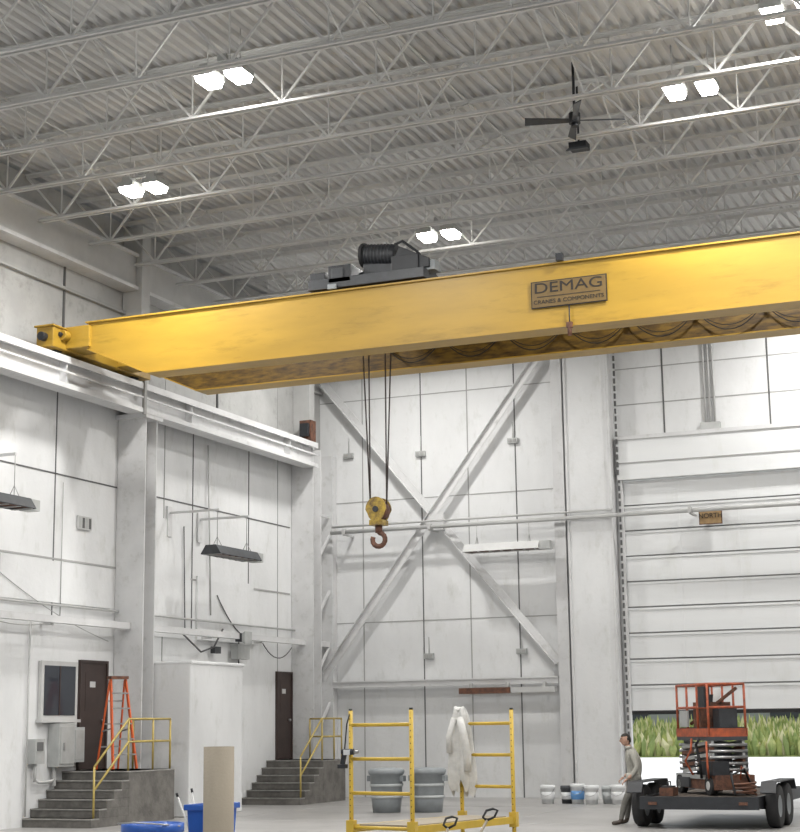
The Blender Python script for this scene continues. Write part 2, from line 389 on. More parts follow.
cable([(X,32.9,6.5),(X,33.0,4.1)]);cable([(X,32.9,4.0),(X+.2,33.4,3.6),(X+.1,34.2,3.75),(X,34.8,4.2)],.022);cable(sag((X,34.5,5.0),(X,36.8,4.1),.4))
cable([(X,31.3,8.6),(X,31.3,4.1)],.02,'steelg');cable([(X,34.0,8.6),(X,34.2,4.5)],.02,'steelg');cable(sag((X,36.8,4.0),(X,38.5,3.9),.35));cable([(X,35.6,4.0),(X,35.6,3.4)],.02)
b.done('hanging_cables')
b=B();b.box(X,X+.2,35.2,35.8,3.5,3.85,'galv');b.box(X,X+.12,34.2,34.5,3.6,3.76,'darkgrey');b.done('junction_box')
b=B();b.box(LX+.3,LX+.5,35.0,35.3,3.9,4.1,'darkgrey');b.prism([(LX+.5,3.88),(LX+.58,3.84),(LX+.58,4.14),(LX+.5,4.1)],'y',34.97,35.33,'galv');b.done('floodlight')
b=B();b.box(LX+.012,LX+.05,28.6,29.1,6.0,6.28,'wframe')
for i in range(4): b.box(LX+.05,LX+.055,28.64+i*.12,28.72+i*.12,6.03,6.25,'seam' if i%2 else 'galv')
b.done('wall_vent')

def sdoor(name,y0,y1,z0,z1):
    e=empty(name,(LX,(y0+y1)/2,z0));b=B();w=(y1-y0)/2;h=z1-z0
    b.box(.0,.07,-w-.06,-w,0,h+.06,'brown');b.box(0,.07,w,w+.06,0,h+.06,'brown');b.box(0,.07,-w,w,h,h+.06,'brown')
    b.box(0,.045,-w,w,0.01,h,'brown');b.box(.045,.05,-w+.15,w-.15,1.2,h-.2,'brown')
    b.cyl((.045,w-.12,1.0),(.10,w-.12,1.0),.035,'steel',10);b.box(.045,.055,-.15,.05,h-.5,h-.38,'wframe')
    b.done('leaf',parent=e)
sdoor('door_1',28.86,29.78,1.03,3.22)
sdoor('door_2',37.75,38.5,1.03,3.2)
b=B();b.box(LX+.012,LX+.09,27.4,28.66,2.05,3.22,'wframe');b.box(LX+.09,LX+.10,27.49,28.57,2.14,3.13,'glass');b.box(LX+.10,LX+.11,28.0,28.03,2.14,3.13,'brown')
b.box(LX+.012,LX+.16,27.35,28.7,2.0,2.06,'wframe');b.done('window_1')
b=B();b.box(LX+.012,LX+.28,27.78,28.32,1.12,1.98,'galv');b.box(LX+.28,LX+.30,27.82,28.28,1.18,1.92,'galv');b.box(LX+.012,LX+.24,28.36,28.74,1.2,1.9,'bincap')
b.box(LX+.30,LX+.33,27.9,27.94,1.45,1.6,'steel');b.box(LX+.24,LX+.25,28.4,28.7,1.25,1.85,'galv')
b.cyl((LX+.1,27.9,.75),(LX+.1,27.9,1.12),.04,'steelg',8);b.done('electrical_panel',bevel=.01)
b=B();b.box(LX+.012,LX+.2,27.1,27.42,1.2,1.68,'galv');b.box(LX+.2,LX+.21,27.16,27.36,1.45,1.62,'seam');b.cyl((LX+.1,27.25,.85),(LX+.1,27.25,1.2),.03,'steelg',8)
b.tube([(LX+.1,27.25,.9),(LX+.12,27.35,.84),(LX+.12,27.75,.84),(LX+.1,27.9,.9)],.03,'steelg',8);b.done('switch_box')

# white block enclosure
b=B();b.box(LX+.01,-17.9,30.66,33.0,0,3.25,'wall');b.box(LX+.01,-17.87,30.65,33.03,3.2,3.28,'wall')
b.done('masonry_enclosure',bevel=.03)

# stairs
def stairs(yb,yt,yend,name):
    e=empty(name)
    b=B();n=6;rise=1.03/n;run=(yt-yb)/(n-1);x1=-17.9
    for i in range(n-1):
        b.box(LX+.01,x1,yb+i*run,yt,i*rise,(i+1)*rise,'stair');b.box(LX+.01,x1+.01,yb+i*run-.02,yb+(i+1)*run,(i+1)*rise-.03,(i+1)*rise,'stairnose')
    b.box(LX+.01,x1,yt,yend,0,1.03,'stair');b.box(LX+.01,x1+.01,yt-.02,yend,1.0,1.03,'stairnose')
    b.done('steps',parent=e,bevel=.008)
    r=B();xr=x1-.06;P=[]
    def z(y): return 1.03 if y>=yt else 1.03*(y-yb)/(yt-yb)
    for y in (yb+.15,yt+.05,(yt+yend)/2+.1,yend-.1):
        zz=max(0,z(y)-.05 if y<yt else 1.03);r.cyl((xr,y,zz),(xr,y,z(y)+1.02),.022,'oliver',8);P.append((xr,y,z(y)+1.02))
    for dz in (0,-.45):
        r.tube([(p[0],p[1],p[2]+dz) for p in P],.022,'oliver',8)
    ye=yend-.1
    for zz in (2.05,1.6): r.cyl((xr,ye,zz),(xr-.9,ye,zz),.022,'oliver',8)
    r.cyl((xr-.9,ye,1.03),(xr-.9,ye,2.05),.022,'oliver',8)
    r.done('handrail',parent=e)
stairs(27.0,28.3,30.05,'concrete_stairs');stairs(35.9,37.2,38.5,'concrete_stairs')

def stepladder(loc,rotz):
    b=B();H=1.85
    for s in (-1,1):
        b.beam((s*.27,-.35,0.02),(s*.17,0,H),.03,.07,'orange');b.beam((s*.25,.38,0.01),(s*.17,.03,H-.04),.025,.04,'orange')
    b.box(-.2,.2,-.09,.12,H-.02,H+.04,'rust')
    for i in range(1,6):
        t=i/6;w=.27-.10*t;b.box(-w,w,-.35*(1-t)-.05,-.35*(1-t)+.05,H*t-.015,H*t+.015,'steel')
    for i in range(1,4):
        t=i/4;w=.25-.08*t;b.beam((-w,.38-.35*t,H*t),(w,.38-.35*t,H*t),.02,.03,'steel')
    for s in (-1,1): b.beam((s*.22,-.19,H*.45),(s*.22,.22,H*.42),.01,.03,'steel')
    b.done('stepladder',loc=loc,rot=(0,0,rotz))
stepladder((-18.62,28.95,1.035),math.radians(62))

# ---------------------------------------------------------------- bridge crane
cr=empty('overhead_crane',(0,0,0))
gx1=RX-.95
def girder(y0,y1,m,mb):
    b=B();zt=9.95;zb=8.80
    poly=[(-18.25,zt),(gx1,zt),(gx1,zb),(-16.85,zb),(-18.25,9.42)]
    b.prism(poly,'y',y0+.03,y1-.03,m)
    b.box(-18.3,gx1,y0-.015,y1+.015,zt,zt+.03,m)
    b.box(-16.85,gx1,y0-.015,y1+.015,zb-.025,zb,mb)
    b.beam((-16.85,(y0+y1)/2,zb-.012),(-18.25,(y0+y1)/2,9.41),y1-y0+.03,.025,mb)
    return b
b=girder(27.0,27.5,'yel','yel')
b.done('front_girder',parent=cr)
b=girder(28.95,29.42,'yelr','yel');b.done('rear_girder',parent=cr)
b=B()
for xc in (-18.93,):
    b.box(xc-.2,xc+.2,26.5,30.2,9.42,9.85,'yel');b.box(xc-.24,xc+.24,26.45,30.25,9.83,9.87,'yel')
    for y in (26.9,29.8): b.cyl((xc-.08,y,9.52),(xc+.08,y,9.52),.16,'dark',16)
    b.cyl((xc,26.5,9.62),(xc,26.35,9.62),.09,'dark',12)
    b.box(xc+.1,xc+.75,26.95,27.6,9.45,9.9,'yel');b.box(xc+.1,xc+.75,28.85,29.5,9.45,9.9,'yel')
    b.cyl((xc+.22,26.95,9.7),(xc+.22,26.75,9.7),.11,'yel',14);b.cyl((xc+.22,26.75,9.7),(xc+.22,26.68,9.7),.05,'dark',12)
b.box(gx1-.5,gx1+.2,26.3,30.2,9.37,9.85,'yel')
b.done('end_truck',parent=cr,bevel=.015)
b=B()
for y in (27.25,29.18): b.box(-18.2,gx1,y-.03,y+.03,9.98,10.04,'rust')
b.done('trolley_rail',parent=cr)
e=B();e.box(-8.79,-7.42,26.985,26.999,9.18,9.64,'plate');
e.box(-8.81,-7.40,26.993,27.0,9.16,9.66,'platetxt');e.done('nameplate',parent=cr)
text('DEMAG',.27,'platetxt',cr,(-8.11,26.982,9.52),sx=1.4)
text('CRANES & COMPONENTS',.10,'platetxt',cr,(-8.11,26.982,9.27),sx=1.12)
b=B();b.box(-8.7,-7.52,26.98,26.986,9.36,9.372,'platetxt');b.done('nameplate_line',parent=cr)
T=empty('hoist_trolley',(.42,0,0));T.parent=cr
b=B();z=10.04
b.box(-13.75,-11.35,27.1,27.4,z+.02,z+.22,'darkgrey');b.box(-13.75,-11.35,29.05,29.35,z+.02,z+.22,'darkgrey')
for x in (-13.6,-11.6):
    for y in (27.25,29.18): b.cyl((x,y-.06,z+.1),(x,y+.06,z+.1),.11,'dark',14)
b.box(-13.7,-13.4,27.3,29.2,z+.05,z+.25,'darkgrey');b.box(-11.7,-11.4,27.3,29.2,z+.05,z+.25,'darkgrey')
b.cyl((-12.95,28.0,z+.28),(-11.75,28.0,z+.28),.26,'dark',24)
for i in range(16): b.cyl((-12.88+i*.07,28.0,z+.28),(-12.85+i*.07,28.0,z+.28),.275,'darkgrey',20)
b.box(-13.3,-12.95,27.6,28.4,z+.05,z+.52,'dark')
b.cyl((-12.72,27.5,z+.70),(-12.05,27.5,z+.62),.21,'dark',20)
b.cyl((-12.77,27.5,z+.705),(-12.70,27.5,z+.70),.24,'black',20)
for i in range(8): b.cyl((-12.66+i*.07,27.5,z+.693-i*.008),(-12.64+i*.07,27.5,z+.691-i*.008),.222,'darkgrey',20)
b.box(-12.72,-12.1,27.4,27.7,z+.2,z+.52,'darkgrey')
b.box(-13.72,-13.4,27.12,27.6,z+.15,z+.36,'dark');b.box(-13.32,-12.85,27.1,27.5,z+.12,z+.46,'dark');b.box(-13.25,-13.0,27.08,27.1,z+.2,z+.4,'darkgrey')
b.box(-12.05,-11.5,27.2,27.8,z+.2,z+.52,'dark');b.prism([(-12.0,z+.52),(-11.45,z+.25),(-11.3,z+.25),(-11.3,z+.42),(-11.9,z+.72)],'y',27.25,27.7,'dark')
b.box(-11.45,-11.2,27.3,27.6,z+.2,z+.40,'bin')
b.cyl((-12.3,28.8,z+.45),(-11.8,28.8,z+.45),.16,'dark',16)
b.box(-13.3,-13.12,27.02,27.08,z-.02,z+.08,'bin')
b.tube([(-12.1,27.5,z+.84),(-11.9,27.4,z+.86),(-11.6,27.4,z+.62),(-11.45,27.5,z+.4)],.03,'dark',6)
b.done('hoist',parent=T,bevel=.01)
b=B()
for x,y in ((-12.68,28.1),(-12.60,28.3),(-12.16,28.1),(-12.08,28.3)):
    b.cyl((x,y,10.2),(-12.38+(.17 if x>-12.4 else -.17),28.2,5.96),.014,'rope',6)
b.done('hoist_ropes',parent=cr)
b=B()
for y in (28.07,28.33):
    b.prism([(-12.38+.21*math.cos(t)*(1 if math.sin(t)>-.3 else .85),5.90+.24*math.sin(t)) for t in [2*math.pi*i/20 for i in range(20)]],'y',y-.02,y+.02,'block')
b.cyl((-12.38,28.1,5.90),(-12.38,28.3,5.90),.20,'rust',24);b.cyl((-12.38,28.03,5.90),(-12.38,28.37,5.90),.06,'dark',12)
b.box(-12.52,-12.24,28.06,28.34,5.60,5.70,'block')
b.cyl((-12.38,28.2,5.62),(-12.38,28.2,5.46),.07,'rust',12)
pts=[(-12.38,28.2,5.48)]+[(-12.38+.13*math.sin(t),28.2,5.33+.13*math.cos(t)) for t in [.15+i*.42 for i in range(13)]]
b.tube(pts,.05,'rust',8)
b.done('hook_block',parent=cr)
b=B();x=-12.5;b.box(-16.5,gx1,28.80,28.84,9.30,9.34,'steelg')
while x<gx1-1.2:
    L=1.25;b.tube(sag((x,28.82,9.28),(x+L,28.82,9.28),.42,12),.011,'black',5);b.tube(sag((x,28.80,9.28),(x+L,28.80,9.28),.34,12),.008,'black',5);b.box(x-.04,x+.04,28.78,28.86,9.2,9.32,'dark');x+=L
for x in range(-16,14,2): b.box(x-.02,x+.02,28.84,28.95,9.3,9.34,'steelg')
b.done('festoon_cable',parent=cr)
b=B();b.box(-8.3,-8.18,26.9,27.0,9.98,10.12,'dark');b.cyl((-8.1,26.96,8.8),(-8.1,26.96,8.6),.04,'rust',8);b.box(-8.15,-8.05,26.92,27.01,8.74,8.84,'rust');b.cyl((-8.1,26.97,9.15),(-8.1,26.97,8.8),.012,'dark',6);b.done('limit_switch',parent=cr)

# ceiling fan
e=empty('ceiling_fan',(-7.45,25.5,12.0));b=B()
b.cyl((0,0,.1),(0,0,1.05),.025,'dark',8);b.cyl((0,0,-.06),(0,0,.12),.10,'dark',18);b.cyl((0,0,-.12),(0,0,-.06),.06,'dark',14)
for i in range(4):
    t=math.radians(20+i*90);d=Vector((math.cos(t),math.sin(t),0));n=Vector((-d.y,d.x,0))
    p0=d*.08;p1=d*.85
    b.hexa([p0-n*.04+Vector((0,0,-.03)),p0+n*.04,p1+n*.07+Vector((0,0,.02)),p1-n*.07+Vector((0,0,-.05)),p0-n*.04+Vector((0,0,-.01)),p0+n*.04+Vector((0,0,.02)),p1+n*.07+Vector((0,0,.04)),p1-n*.07+Vector((0,0,-.03))],'darkgrey')
b.done('blades',parent=e)
b=B();b.box(-7.9,-7.58,26.6,26.85,11.92,12.04,'dark');b.prism([(-7.9,11.92),(-7.58,11.92),(-7.54,11.88),(-7.94,11.88)],'y',26.56,26.6,'darkgrey');b.cyl((-7.74,26.7,12.04),(-7.74,26.7,13.12),.02,'dark',6);b.done('loudspeaker')

# ---------------------------------------------------------------- scaffold
sc=empty('rolling_scaffold',(0,0,0))
c=[Vector((-6.90,14.97,0)),Vector((-6.18,14.81,0)),Vector((-6.42,16.78,0)),Vector((-5.78,16.62,0))]
b=B()
def post(p,z0=.13,z1=2.0):
    b.cyl(p+Vector((0,0,z0)),p+Vector((0,0,z1)),.022,'safety',10)
    b.cyl(p+Vector((0,0,z1)),p+Vector((0,0,z1+.02)),.02,'dark',8)
for p in c: post(p)
for a,d in ((0,1),(2,3)):
    for z in (1.86,1.53,1.2,.87,.54,.25):
        b.cyl(c[a]+Vector((0,0,z)),c[d]+Vector((0,0,z)),.018,'safety',8)
    for p in (c[a],c[d]):
        for i in range(28):
            z=.3+i*.06;b.cyl(p+Vector((0,-.024,z)),p+Vector((0,-.0245,z)),.006,'black',6)
for a,d in ((0,2),(1,3)):
    b.beam(c[a]+Vector((0,0,.86)),c[d]+Vector((0,0,.86)),.04,.07,'safety')
    b.cyl(c[a]+Vector((0,0,.3)),c[d]+Vector((0,0,.3)),.018,'safety',8)
for p in c:
    b.box(p.x-.04,p.x+.04,p.y-.04,p.y+.04,.79,.94,'safety')
b.done('frame',parent=sc)
b=B();u=c[1]-c[0];v=c[2]-c[0]
q=[c[0]+u*.08+v*.03,c[1]-u*.08+v*.03,c[3]-u*.08-v*.03,c[2]+u*.08-v*.03]
b.hexa([p+Vector((0,0,.87)) for p in q]+[p+Vector((0,0,.90)) for p in q],'card');b.done('platform',parent=sc)
b=B()
for p in c:
    b.cyl(p+Vector((-.02,0,.065)),p+Vector((.02,0,.065)),.065,'black',16);b.box(p.x-.035,p.x+.035,p.y-.02,p.y+.02,.1,.16,'steel')
b.done('casters',parent=sc)
b=B();k=b.mi('jacket');P=c[2];rings=[];n=44
prof=[(2.04,.03),(2.02,.06),(1.95,.08),(1.85,.09),(1.7,.10),(1.5,.115),(1.35,.13),(1.25,.125),(1.17,.10)]
for i,(z,r) in enumerate(prof):
    ring=[]
    for j in range(n):
        t=2*math.pi*j/n;f=1+.26*min(1,i/4)*math.sin(5*t+i*.25)+.12*math.sin(11*t+1+i*.4)
        off=.03*i/8
        ring.append(b.bm.verts.new((P.x+off+r*f*math.cos(t)*1.05,P.y-.03+r*f*.75*math.sin(t),z+(.06*math.sin(3*t)+.04*math.sin(7*t) if i>6 else 0))))
    rings.append(ring)
for A,C in zip(rings,rings[1:]):
    for i in range(n):
        j=(i+1)%n;f=b.bm.faces.new((A[i],A[j],C[j],C[i]));f.material_index=k;f.smooth=True
f=b.bm.faces.new(rings[0]);f.material_index=k
b.tube([(P.x+.02,P.y-.08,1.92),(P.x+.08,P.y-.12,1.75),(P.x+.12,P.y-.12,1.52),(P.x+.11,P.y-.11,1.36)],.04,'jacket',10)
b.tube([(P.x-.04,P.y-.08,1.92),(P.x-.10,P.y-.10,1.72),(P.x-.09,P.y-.11,1.55)],.035,'jacket',10)
b.tube([(P.x-.05,P.y-.02,2.03),(P.x,P.y-.07,2.0),(P.x+.05,P.y-.02,2.03)],.022,'jacket',8)
b.done('hanging_jacket')
b=B();P=c[0]+Vector((-.02,-.06,1.57))
b.cyl(P+Vector((-.05,0,.03)),P+Vector((.08,0,.03)),.03,'dark',12);b.cyl(P+Vector((.08,0,.03)),P+Vector((.13,0,.03)),.018,'steel',10)
b.beam(P+Vector((-.02,0,.02)),P+Vector((-.045,0,-.09)),.03,.045,'dark');b.box(P.x-.09,P.x+.0,P.y-.03,P.y+.03,P.z-.13,P.z-.09,'dark')
b.box(P.x-.02,P.x+.05,P.y-.036,P.y-.028,P.z,P.z+.05,'pail')
b.tube([P+Vector((-.02,0,.06)),P+Vector((.0,.01,.3)),P+Vector((.02,.05,.42))],.008,'black',5)
b.done('cordless_drill',bevel=.004)
def dshovel(p0,p1):
    p0=Vector(p0);p1=Vector(p1);d=(p1-p0).normalized();b.cyl(p0+d*.3,p1,.014,'card',8)
    s=Vector((.921,.389,0))
    b.tube([p1,p1+d*.04+s*.055,p1+d*.12+s*.055,p1+d*.14,p1+d*.12-s*.055,p1+d*.04-s*.055,p1],.012,'black',6)
    q=[p0-s*.11,p0+s*.11,p0+d*.32+s*.12,p0+d*.32-s*.12];n=Vector((0,.012,0))
    b.hexa([p for p in q]+[p+n for p in q],'darkgrey')
b=B();dshovel((-5.9,14.6,.02),(-5.60,15.3,.93));b.done('shovel')
b=B();dshovel((-6.05,14.45,.02),(-5.95,15.15,.86));b.done('shovel')

b=B();prof=[(.158,0),(.158,1.66),(.143,1.66),(.143,1.4)]
b.lathe(prof,(-8.45,15.07,0),'card',40);b.cyl((-8.45,15.07,1.38),(-8.45,15.07,1.4),.145,'cardin',30)
b.done('concrete_form_tube')

b=B();cx,cy=-10.57,17.25
b.lathe([(.001,.0),(.31,0),(.34,.62),(.375,.64),(.375,.74),(.36,.74),(.335,.62),(.31,.1),(.001,.09)],(cx,cy,0),'blue',36)
b.lathe([(.333,.46),(.340,.47),(.336,.50)],(cx,cy,0),'pail',36)
b.tube([(cx-.375,cy,.71),(cx-.28,cy-.32,.75),(cx,cy-.42,.77),(cx+.28,cy-.32,.75),(cx+.375,cy,.71)],.01,'steel',6)
b.done('blue_tub')
b=B();cx,cy=-10.38,18.35
q0=[(-.13,-.28),(.13,-.28),(.13,.28),(-.13,.28)];q1=[(-.17,-.34),(.17,-.34),(.17,.34),(-.17,.34)];q2=[(-.15,-.31),(.15,-.31),(.15,.31),(-.15,.31)]
R3=[[b.bm.verts.new((cx+x,cy+y,z)) for x,y in q] for q,z in ((q0,0),(q1,.90),(q2,.90),(q0,.08))]
for A,C in zip(R3,R3[1:]):
    for i in range(4):
        j=(i+1)%4;f=b.bm.faces.new((A[i],A[j],C[j],C[i]));f.material_index=b.mi('blue')
b.bm.faces.new(R3[0][::-1]);b.bm.faces.new(R3[3])
b.box(cx-.20,cx+.20,cy-.37,cy-.34,.85,.92,'blue');b.box(cx-.20,cx+.20,cy+.34,cy+.37,.85,.92,'blue');b.box(cx-.20,cx-.17,cy-.34,cy+.34,.85,.92,'blue');b.box(cx+.17,cx+.20,cy-.34,cy+.34,.85,.92,'blue')
b.done('blue_bin',bevel=.01)
b=B()
for a,d in (((-10.4,18.2,.1),(-10.85,18.3,1.0)),((-10.38,18.2,.1),(-10.7,18.4,1.05)),((-10.35,18.4,.1),(-10.52,18.7,1.12))):
    b.cyl(a,d,.012,'steelg',8);b.cyl(Vector(d),Vector(d)+(Vector(d)-Vector(a)).normalized()*.05,.016,'black',8)
b.done('extension_poles')

def bin_(x,y):
    b=B();b.lathe([(.001,.0),(.30,0),(.33,.25),(.36,.80),(.39,.81),(.39,.86),(.36,.87)],(x,y,0),'bin',28)
    b.lathe([(.40,.84),(.40,.89),(.36,.93),(.15,.95),(.001,.95)],(x,y,0),'bin',28)
    for z in (.3,.55): b.lathe([(.33+.03*z,z),(.352+.03*z,z+.01),(.352+.03*z,z+.05),(.335+.03*z,z+.06)],(x,y,0),'bincap',28)
    for s in (-1,1): b.box(x+s*.39-.04,x+s*.39+.04,y-.08,y+.08,.66,.78,'bin')
    b.done('trash_can')
bin_(-14.5,33.3);bin_(-13.62,33.55)
for i,(x,y,m,h) in enumerate(((-12.15,37.4,'pail',.42),(-11.72,37.6,'darkgrey',.40),(-11.45,37.5,'pail',.45),(-11.05,37.3,'pail',.42),(-10.72,37.6,'bincap',.4),(-10.45,37.4,'pail',.43))):
    b=B();b.lathe([(.001,0),(.14,0),(.16,h-.08),(.175,h-.07),(.175,h),(.15,h+.01),(.001,h+.01)],(x,y,0),m,20)
    b.lathe([(.145,.1),(.156,.11),(.163,h*.65),(.15,h*.66)],(x,y,0),'lblue' if i in(2,) else ('bincap' if i==4 else 'pail'),20)
    b.tube([(x-.175,y,h-.06),(x-.12,y-.15,h-.2),(x,y-.19,h-.24),(x+.12,y-.15,h-.2),(x+.175,y,h-.06)],.006,'steel',5)
    b.done('paint_pail')

# ---------------------------------------------------------------- trailer
tr=empty('flatbed_trailer',(0,0,0));b=B()
b.box(-7.6,-5.62,28.9,33.6,.46,.53,'wood')
for i in range(9): b.box(-7.6+i*.22,-7.6+i*.22+.01,28.9,33.6,.53,.534,'black')
b.box(-7.66,-7.6,28.85,33.65,.36,.56,'dark');b.box(-5.62,-5.56,28.85,33.65,.36,.56,'dark');b.box(-7.66,-5.56,28.8,28.86,.34,.56,'dark')
b.box(-7.66,-5.56,33.6,33.7,.36,.56,'dark')
for y in (29.5,30.5,31.5,32.5): b.box(-7.6,-5.62,y,y+.06,.36,.46,'dark')
b.beam((-7.3,33.6,.45),(-6.6,35.0,.45),.08,.12,'dark');b.beam((-5.9,33.6,.45),(-6.6,35.0,.45),.08,.12,'dark');b.cyl((-6.6,35.0,0.0),(-6.6,35.0,.6),.035,'steel',10)
b.box(-7.5,-7.35,28.77,28.8,.42,.47,'rust');b.box(-5.9,-5.75,28.77,28.8,.42,.47,'rust')
for y in (29.55,30.42): b.cyl((-7.8,y,.36),(-5.4,y,.36),.04,'dark',8)
for s,xo in ((-1,-7.66),(1,-5.56)):
    xa,xb=(xo-.27,xo) if s<0 else (xo,xo+.27)
    b.box(xa,xb,29.1,30.9,.79,.81,'dark');b.beam(((xa+xb)/2,29.1,.80),((xa+xb)/2,28.95,.62),.27,.02,'dark');b.beam(((xa+xb)/2,30.9,.80),((xa+xb)/2,31.05,.62),.27,.02,'dark')
b.done('bed',parent=tr)
b=B()
for xc in (-7.81,-5.42):
    for y in (29.55,30.42):
        b.lathe([(.16,-.08),(.34,-.11),(.37,-.08),(.375,0),(.37,.08),(.34,.11),(.16,.08)],(xc,y,.375),'black',28,axis='x')
        b.lathe([(.001,-.06),(.10,-.05),(.16,-.085),(.19,-.09)],(xc,y,.375),'darkgrey',20,axis='x');b.lathe([(.001,.06),(.10,.05),(.16,.085),(.19,.09)],(xc,y,.375),'bin',20,axis='x')
b.done('wheels',parent=tr)

# scissor lift
sl=empty('scissor_lift',(-6.72,30.7,.535));sl.rotation_euler=(0,0,math.radians(-55))
b=B()
b.box(-.95,.95,-.38,.38,.10,.36,'rust');b.box(-.9,.5,-.40,.40,.28,.36,'galv');b.box(.3,.95,-.42,-.1,.36,.6,'dark');b.box(-.8,-.2,-.43,-.38,.12,.3,'darkgrey')
for x in (-.7,.7):
    for y in (-.36,.36): b.cyl((x,y-.06,.17),(x,y+.06,.17),.17,'black',20);b.cyl((x,y-.07,.17),(x,y+.07,.17),.08,'steelg',12)
z=.40
for i in range(5):
    for y in (-.30,.30):
        b.beam((-.75,y,z),(.7,y,z+.11),.05,.065,'rust' if i%2 else 'galv');b.beam((-.75,y+.05,z+.11),(.7,y+.05,z),.05,.065,'darkgrey')
    for x in (-.75,0,.7): b.cyl((x,-.37,z+.05),(x,.37,z+.05),.03,'steel',8)
    z+=.11
b.box(-.35,.4,-.2,.2,.38,.85,'dark')
b.tube([(.4,-.42,.3),(.55,-.5,.6),(.3,-.46,.9),(.45,-.45,1.0)],.025,'black',6)
b.tube([(.75,-.42,.3),(.9,-.5,.5),(.8,-.46,.8),(.7,-.42,.95)],.02,'orange2',6)
b.tube([(.0,-.42,.35),(-.1,-.52,.6),(.1,-.48,.8),(.0,-.42,1.0)],.02,'orange2',6)
zp=.97
b.box(-.82,.72,-.38,.38,zp,zp+.07,'darkgrey');b.box(-.82,.72,-.39,.39,zp+.07,zp+.22,'orange2')
b.box(-.78,.68,-.34,.34,zp+.07,zp+.24,'dark')
for x in (-.8,-.3,.2,.7):
    for y in (-.36,.36): b.cyl((x,y,zp+.1),(x,y,zp+1.02),.024,'orange2',8)
for zz in (zp+1.02,zp+.6):
    for y in (-.36,.36): b.cyl((-.8,y,zz),(.7,y,zz),.024,'orange2',8)
    for x in (-.8,.7): b.cyl((x,-.36,zz),(x,.36,zz),.024,'orange2',8)
b.box(.4,.68,-.42,-.30,zp+.6,zp+.98,'dark');b.box(-.6,-.2,-.40,-.37,zp+.25,zp+.55,'galv');b.box(-.15,.2,-.3,.3,zp+.22,zp+.7,'rust');b.box(-.7,-.4,0,.3,zp+.22,zp+.85,'dark');b.box(.3,.6,-.1,.25,zp+.22,zp+.6,'darkgrey')
b.cyl((.1,0,zp+.2),(.1,.1,zp+.95),.07,'steelg',10);b.beam((-.3,-.3,zp+.3),(.5,.3,zp+.95),.05,.05,'rust')
b.done('lift_body',parent=sl)
b=B()
b.tube([(-5.98+.2*math.cos(t),29.75+.22*math.sin(t),.56+.011*t) for t in [i*.4 for i in range(50)]],.022,'rust',6)
b.tube([(-5.95,30.1,.56),(-5.95,30.0,.9),(-6.05,29.9,1.05),(-6.1,30.0,.8)],.02,'orange2',6)
b.tube([(-6.1,29.5,.56),(-6.2,29.7,.9),(-6.0,29.9,1.0),(-5.85,30.0,.58)],.025,'black',6)
b.done('hydraulic_hose')
b=B();b.box(-7.5,-7.25,29.6,30.0,.536,.68,'rust');b.box(-7.47,-7.28,29.63,29.97,.68,.71,'dark');b.tube([(-7.37,29.7,.71),(-7.37,29.7,.78),(-7.37,29.95,.78),(-7.37,29.95,.71)],.012,'dark',6);b.done('toolbox',bevel=.01)

